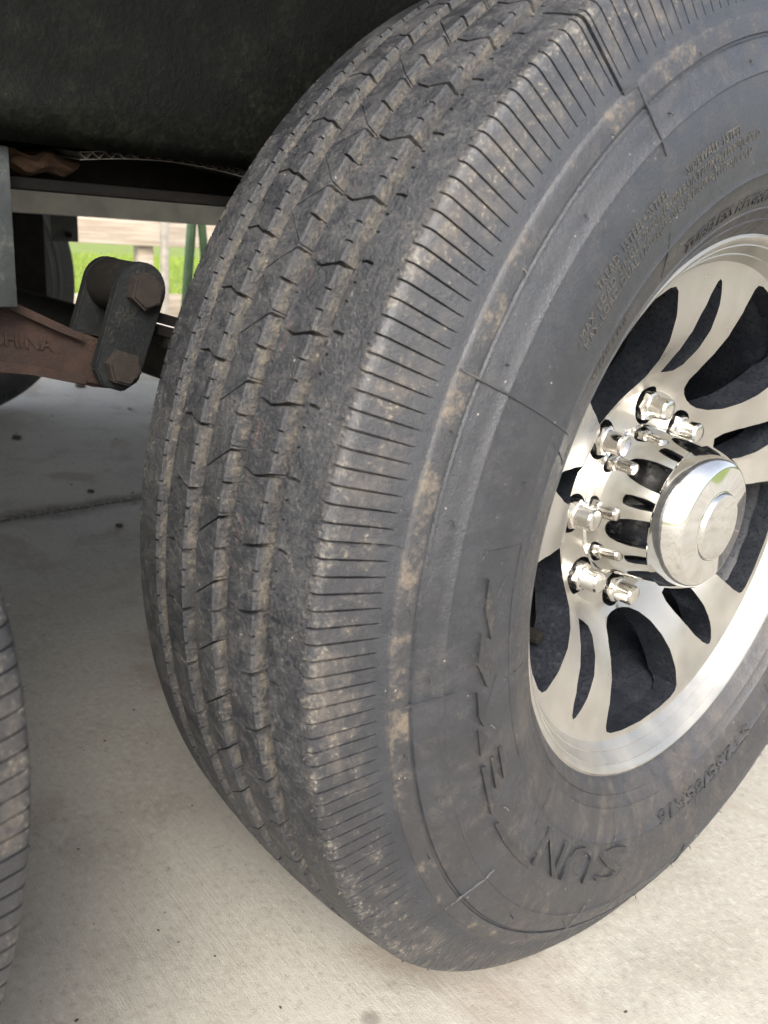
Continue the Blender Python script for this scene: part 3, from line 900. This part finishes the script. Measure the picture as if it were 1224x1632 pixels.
# equalizer
eq = [(-0.600, 0.497), (-0.592, 0.484), (-0.575, 0.480), (-0.560, 0.484), (-0.530, 0.492), (-0.500, 0.497), (-0.475, 0.499), (-0.452, 0.4975), (-0.430, 0.4945), (-0.405, 0.488), (-0.385, 0.481), (-0.372, 0.479), (-0.358, 0.485), (-0.352, 0.497), (-0.358, 0.509), (-0.370, 0.514),
      (-0.393, 0.5165), (-0.410, 0.5245), (-0.430, 0.534), (-0.445, 0.541), (-0.462, 0.548), (-0.475, 0.550), (-0.488, 0.548), (-0.505, 0.541), (-0.520, 0.534), (-0.545, 0.522), (-0.560, 0.514), (-0.580, 0.513), (-0.594, 0.508)]
eqo = empty('spring_equalizer', (-0.2, -0.475, 0.52))
tag(eqo, 'rusty brown cast equalizer arm with raised CHINA lettering under the grey hanger', 'equalizer')
def put(o, e):
    o.parent = e; o.matrix_parent_inverse = Matrix.Translation(-Vector(e.location)); return o
bm = bmesh.new(); prism_bm(bm, eq, -0.216, -0.186)
bmesh.ops.bevel(bm, geom=[e for e in bm.edges if abs(e.verts[0].co.x-e.verts[1].co.x) < 1e-6], offset=0.003, segments=2, affect='EDGES')
put(bmobj('web', bm, M['rust'], None, 30), eqo)
bm = bmesh.new()                                                       # flange along the top edge and the lower rib
top = [(-0.460, 0.5475), (-0.445, 0.5405), (-0.430, 0.5335), (-0.410, 0.5240), (-0.393, 0.5160)]
poly = [(y, z+0.0028) for y, z in top] + [(y, z-0.0030) for y, z in top[::-1]]
prism_bm(bm, poly, -0.2175, -0.1800)
bot = [(-0.475, 0.5015), (-0.452, 0.5000), (-0.430, 0.4970), (-0.405, 0.4905), (-0.392, 0.4870)]
poly = [(y, z+0.0032) for y, z in bot] + [(y, z-0.0035) for y, z in bot[::-1]]
prism_bm(bm, poly, -0.2170, -0.1805)
bmesh.ops.bevel(bm, geom=list(bm.edges), offset=0.0012, segments=2, affect='EDGES')
put(bmobj('flange', bm, M['rust'], None, 30), eqo)
me = text_mesh('CHINA', 0.0135, 0.0007, 1.0, 0.0002)
for v in me.vertices:
    x, y, z = v.co
    v.co = (-0.1855+z, -0.4335+x*0.98+y*0.0, 0.5110+y-x*0.16)
put(mobj('lettering', me, M['rust'], None), eqo)

# shackle
sh = empty('spring_shackle', (-0.2, -0.363, 0.523))
tag(sh, 'black two plate shackle with rusty hex bolts joining the equalizer to the spring', 'shackle')
A = Vector((-0.355, 0.549)); B = Vector((-0.3725, 0.4975))
def link_poly():
    dv = (A-B).normalized(); nv = Vector((-dv.y, dv.x))
    P = []
    for a in range(-80, 81, 20): P.append(A + dv*0.0195*cos(rad(a)) - nv*0.0185*sin(rad(a)))
    for a in (-70, -25, 25, 70): P.append(B - dv*0.0180*cos(rad(a)) + nv*0.0180*sin(rad(a)))
    return [(p.x, p.y) for p in P]
for x0, x1 in ((-0.179, -0.1705), (-0.2275, -0.219)):
    bm = bmesh.new(); prism_bm(bm, link_poly(), x0, x1)
    bmesh.ops.bevel(bm, geom=list(bm.edges), offset=0.0012, segments=2, affect='EDGES')
    pl = put(bmobj('link_plate', bm, M['blacksteel'], None, 30), sh)
    bm = bmesh.new()
    for k, off in enumerate((-0.0022, 0.0022)):
        c = (A+B)/2 + Vector((off+0.002, 0.001))
        dv = (A-B).normalized()*0.0038
        nv = Vector((-dv.y, dv.x)).normalized()*0.0005
        prism_bm(bm, [tuple(c-dv-nv), tuple(c+dv-nv), tuple(c+dv+nv), tuple(c-dv+nv)], x1-0.0003, x1+0.0004)
    o = bmobj('stamped_mark', bm, M['white'], None, None); o.parent = pl; o.matrix_parent_inverse = Matrix.Translation(-Vector(sh.location))
for P, r, rz in ((A, 0.0125, 0.3), (B, 0.0125, 0.75)):
    bm = bmesh.new()
    prism_bm(bm, [(P.x+r*cos(rz+2*pi*i/6), P.y+r*sin(rz+2*pi*i/6)) for i in range(6)], -0.1703, -0.1605)
    bmesh.ops.bevel(bm, geom=[e for e in bm.edges if e.verts[0].co.x > -0.162 and e.verts[1].co.x > -0.162], offset=0.0016, segments=2, affect='EDGES')
    tube_bm(bm, [(-0.25, P.x, P.y), (-0.172, P.x, P.y)], 0.007, 14)
    put(bmobj('bolt', bm, M['rustbolt'], None, 30), sh)

# leaf spring: eye between the plates, leaves running back to the axle
ls = empty('leaf_spring', (-0.204, 0.0, 0.47))
tag(ls, 'dark steel leaf spring running from the shackle behind the large tire', 'leaf spring')
bm = bmesh.new()
tube_bm(bm, [(-0.2185, A.x, A.y), (-0.1795, A.x, A.y)], 0.0185, 28)
put(bmobj('eye', bm, M['drum'], None, 35), ls)
def leaf(k, ya, yb):
    bm = bmesh.new(); prev = None
    for i in range(25):
        y = ya+(yb-ya)*i/24
        z = 0.470 + 0.062*(abs(y)/0.36)**1.6 - 0.0085*k
        q = [bm.verts.new((x, y, zz)) for x, zz in ((-0.2175, z), (-0.1805, z), (-0.1805, z+0.0075), (-0.2175, z+0.0075))]
        if prev:
            for j in range(4): bm.faces.new((prev[j], prev[(j+1) % 4], q[(j+1) % 4], q[j]))
        else: bm.faces.new(q[::-1])
        prev = q
    bm.faces.new(prev)
    put(bmobj('leaf', bm, M['drum'], None, 35), ls)
for k, (ya, yb) in enumerate(((-0.352, 0.36), (-0.338, 0.33), (-0.330, 0.27), (-0.322, 0.21), (-0.315, 0.15), (-0.30, 0.1))): leaf(k, ya, yb)
# axle tube
ax = empty('axle', (-1.06, 0, ZC))
tag(ax, 'dark axle tube running under the trailer to the far wheel', 'axle')
bm = bmesh.new(); tube_bm(bm, [(-2.05, 0, ZC), (-0.08, 0, ZC)], 0.038, 24)
put(bmobj('tube', bm, M['drum'], None, 35), ax)
bm = bmesh.new(); box_bm(bm, -0.235, -0.172, -0.06, 0.06, 0.40, 0.44, 0.003)
put(bmobj('spring_seat', bm, M['drum'], None, 35), ax)

# ------------------------------------------------------------------ beyond the trailer
fn = tag(empty('wooden_fence', (-4.2, 1.5, 0)), 'weathered board fence behind the trailer with lawn showing between its boards', 'fence')
for z0, z1 in ((0.005, 0.142), (0.405, 0.60), (0.80, 0.95)):
    put(box('rail_board', (-4.215, -4.185, -3, 7, z0, z1), M['wood']), fn)
for y in (-1.9, -0.05, 1.755, 3.6, 5.4):
    put(box('post', (-4.285, -4.218, y-0.045, y+0.045, -0.2, 1.02), M['wood']), fn)
po = box('pole', (-3.99, -3.955, 1.715, 1.752, 0.002, 1.6), M['whitepost'])
tag(po, 'thin pale upright pole standing in front of the fence boards', 'pole')
js = tag(empty('jack_stand', (-2.5, 1.03, 0)), 'green angle iron stand seen between the fence and the large tire', 'stand')
bm = bmesh.new(); tube_bm(bm, [(-2.5, 0.995, 0.0), (-2.5, 1.045, 0.62)], 0.018, 8); put(bmobj('leg', bm, M['green'], None, 35), js)
bm = bmesh.new(); tube_bm(bm, [(-2.5, 1.145, 0.0), (-2.5, 1.075, 0.62)], 0.016, 8); put(bmobj('leg', bm, M['green'], None, 35), js)
bm = bmesh.new(); box_bm(bm, -2.54, -2.46, 1.03, 1.10, 0.615, 0.64, 0.003); put(bmobj('head_plate', bm, M['green'], None, 35), js)

# crumbs and pebbles on the slab
def crumb(x, y, s, mat, name, label, cat):
    x, y = 0.390+(x-0.390)*0.972, -0.643+(y+0.643)*0.972
    bm = bmesh.new(); bmesh.ops.create_icosphere(bm, subdivisions=2, radius=1)
    off = Vector((x*37, y*51, 0))
    for v in bm.verts:
        c = v.co.copy(); k = 1+0.5*noise.noise(c*1.7+off)
        v.co = Vector((x+s*c.x*k, y+s*0.7*c.y*k, GZ + max(0.0003, s*0.35*(c.z*k+0.9))))
    tag(bmobj(name, bm, mat, None, 60), label, cat)
crumb(-2.475, 0.593, 0.022, M['dirt'], 'leaf_crumb', 'dark crumb on bright concrete below the rusty equalizer arm', 'crumb')
crumb(-1.871, 0.155, 0.016, M['dirt'], 'leaf_crumb', 'dark crumb at the edge of shade near the far tire', 'crumb')
crumb(-2.094, 0.589, 0.013, M['stone'], 'pebble', 'small white pebble on concrete below the shackle', 'pebble')
crumb(-1.356, 0.125, 0.010, M['dirt'], 'leaf_crumb', 'dark crumb lying just behind the slab joint', 'crumb')
crumb(-1.124, 0.079, 0.010, M['dirt'], 'leaf_crumb', 'dark crumb lying just in front of the slab joint', 'crumb')

gr = random.Random(11)
bm = bmesh.new()
for i in range(240):
    if i < 170: x = gr.uniform(-1.2, 0.3); y = gr.uniform(-0.55, 0.25)
    else: x = gr.uniform(-2.6, -1.1); y = gr.uniform(-0.1, 0.7)
    s_ = gr.choice((0.0006, 0.0007, 0.0009, 0.0012, 0.0018)) * (1 if i < 170 else 1.8)
    q_ = bmesh.ops.create_icosphere(bm, subdivisions=1, radius=1)['verts']
    a_ = gr.uniform(0, 3.1); el = gr.uniform(0.35, 1)
    for v in q_:
        c = v.co * (1 + gr.uniform(-0.25, 0.25))
        px, py = c.x*s_, c.y*s_*el
        v.co = Vector((x+px*cos(a_)-py*sin(a_), y+px*sin(a_)+py*cos(a_), GZ + s_*0.4*(c.z+0.8)))
tag(bmobj('grit', bm, M['dirt'], None, 60), 'scattered dark grit and leaf crumbs on the concrete', 'grit', kind='stuff')
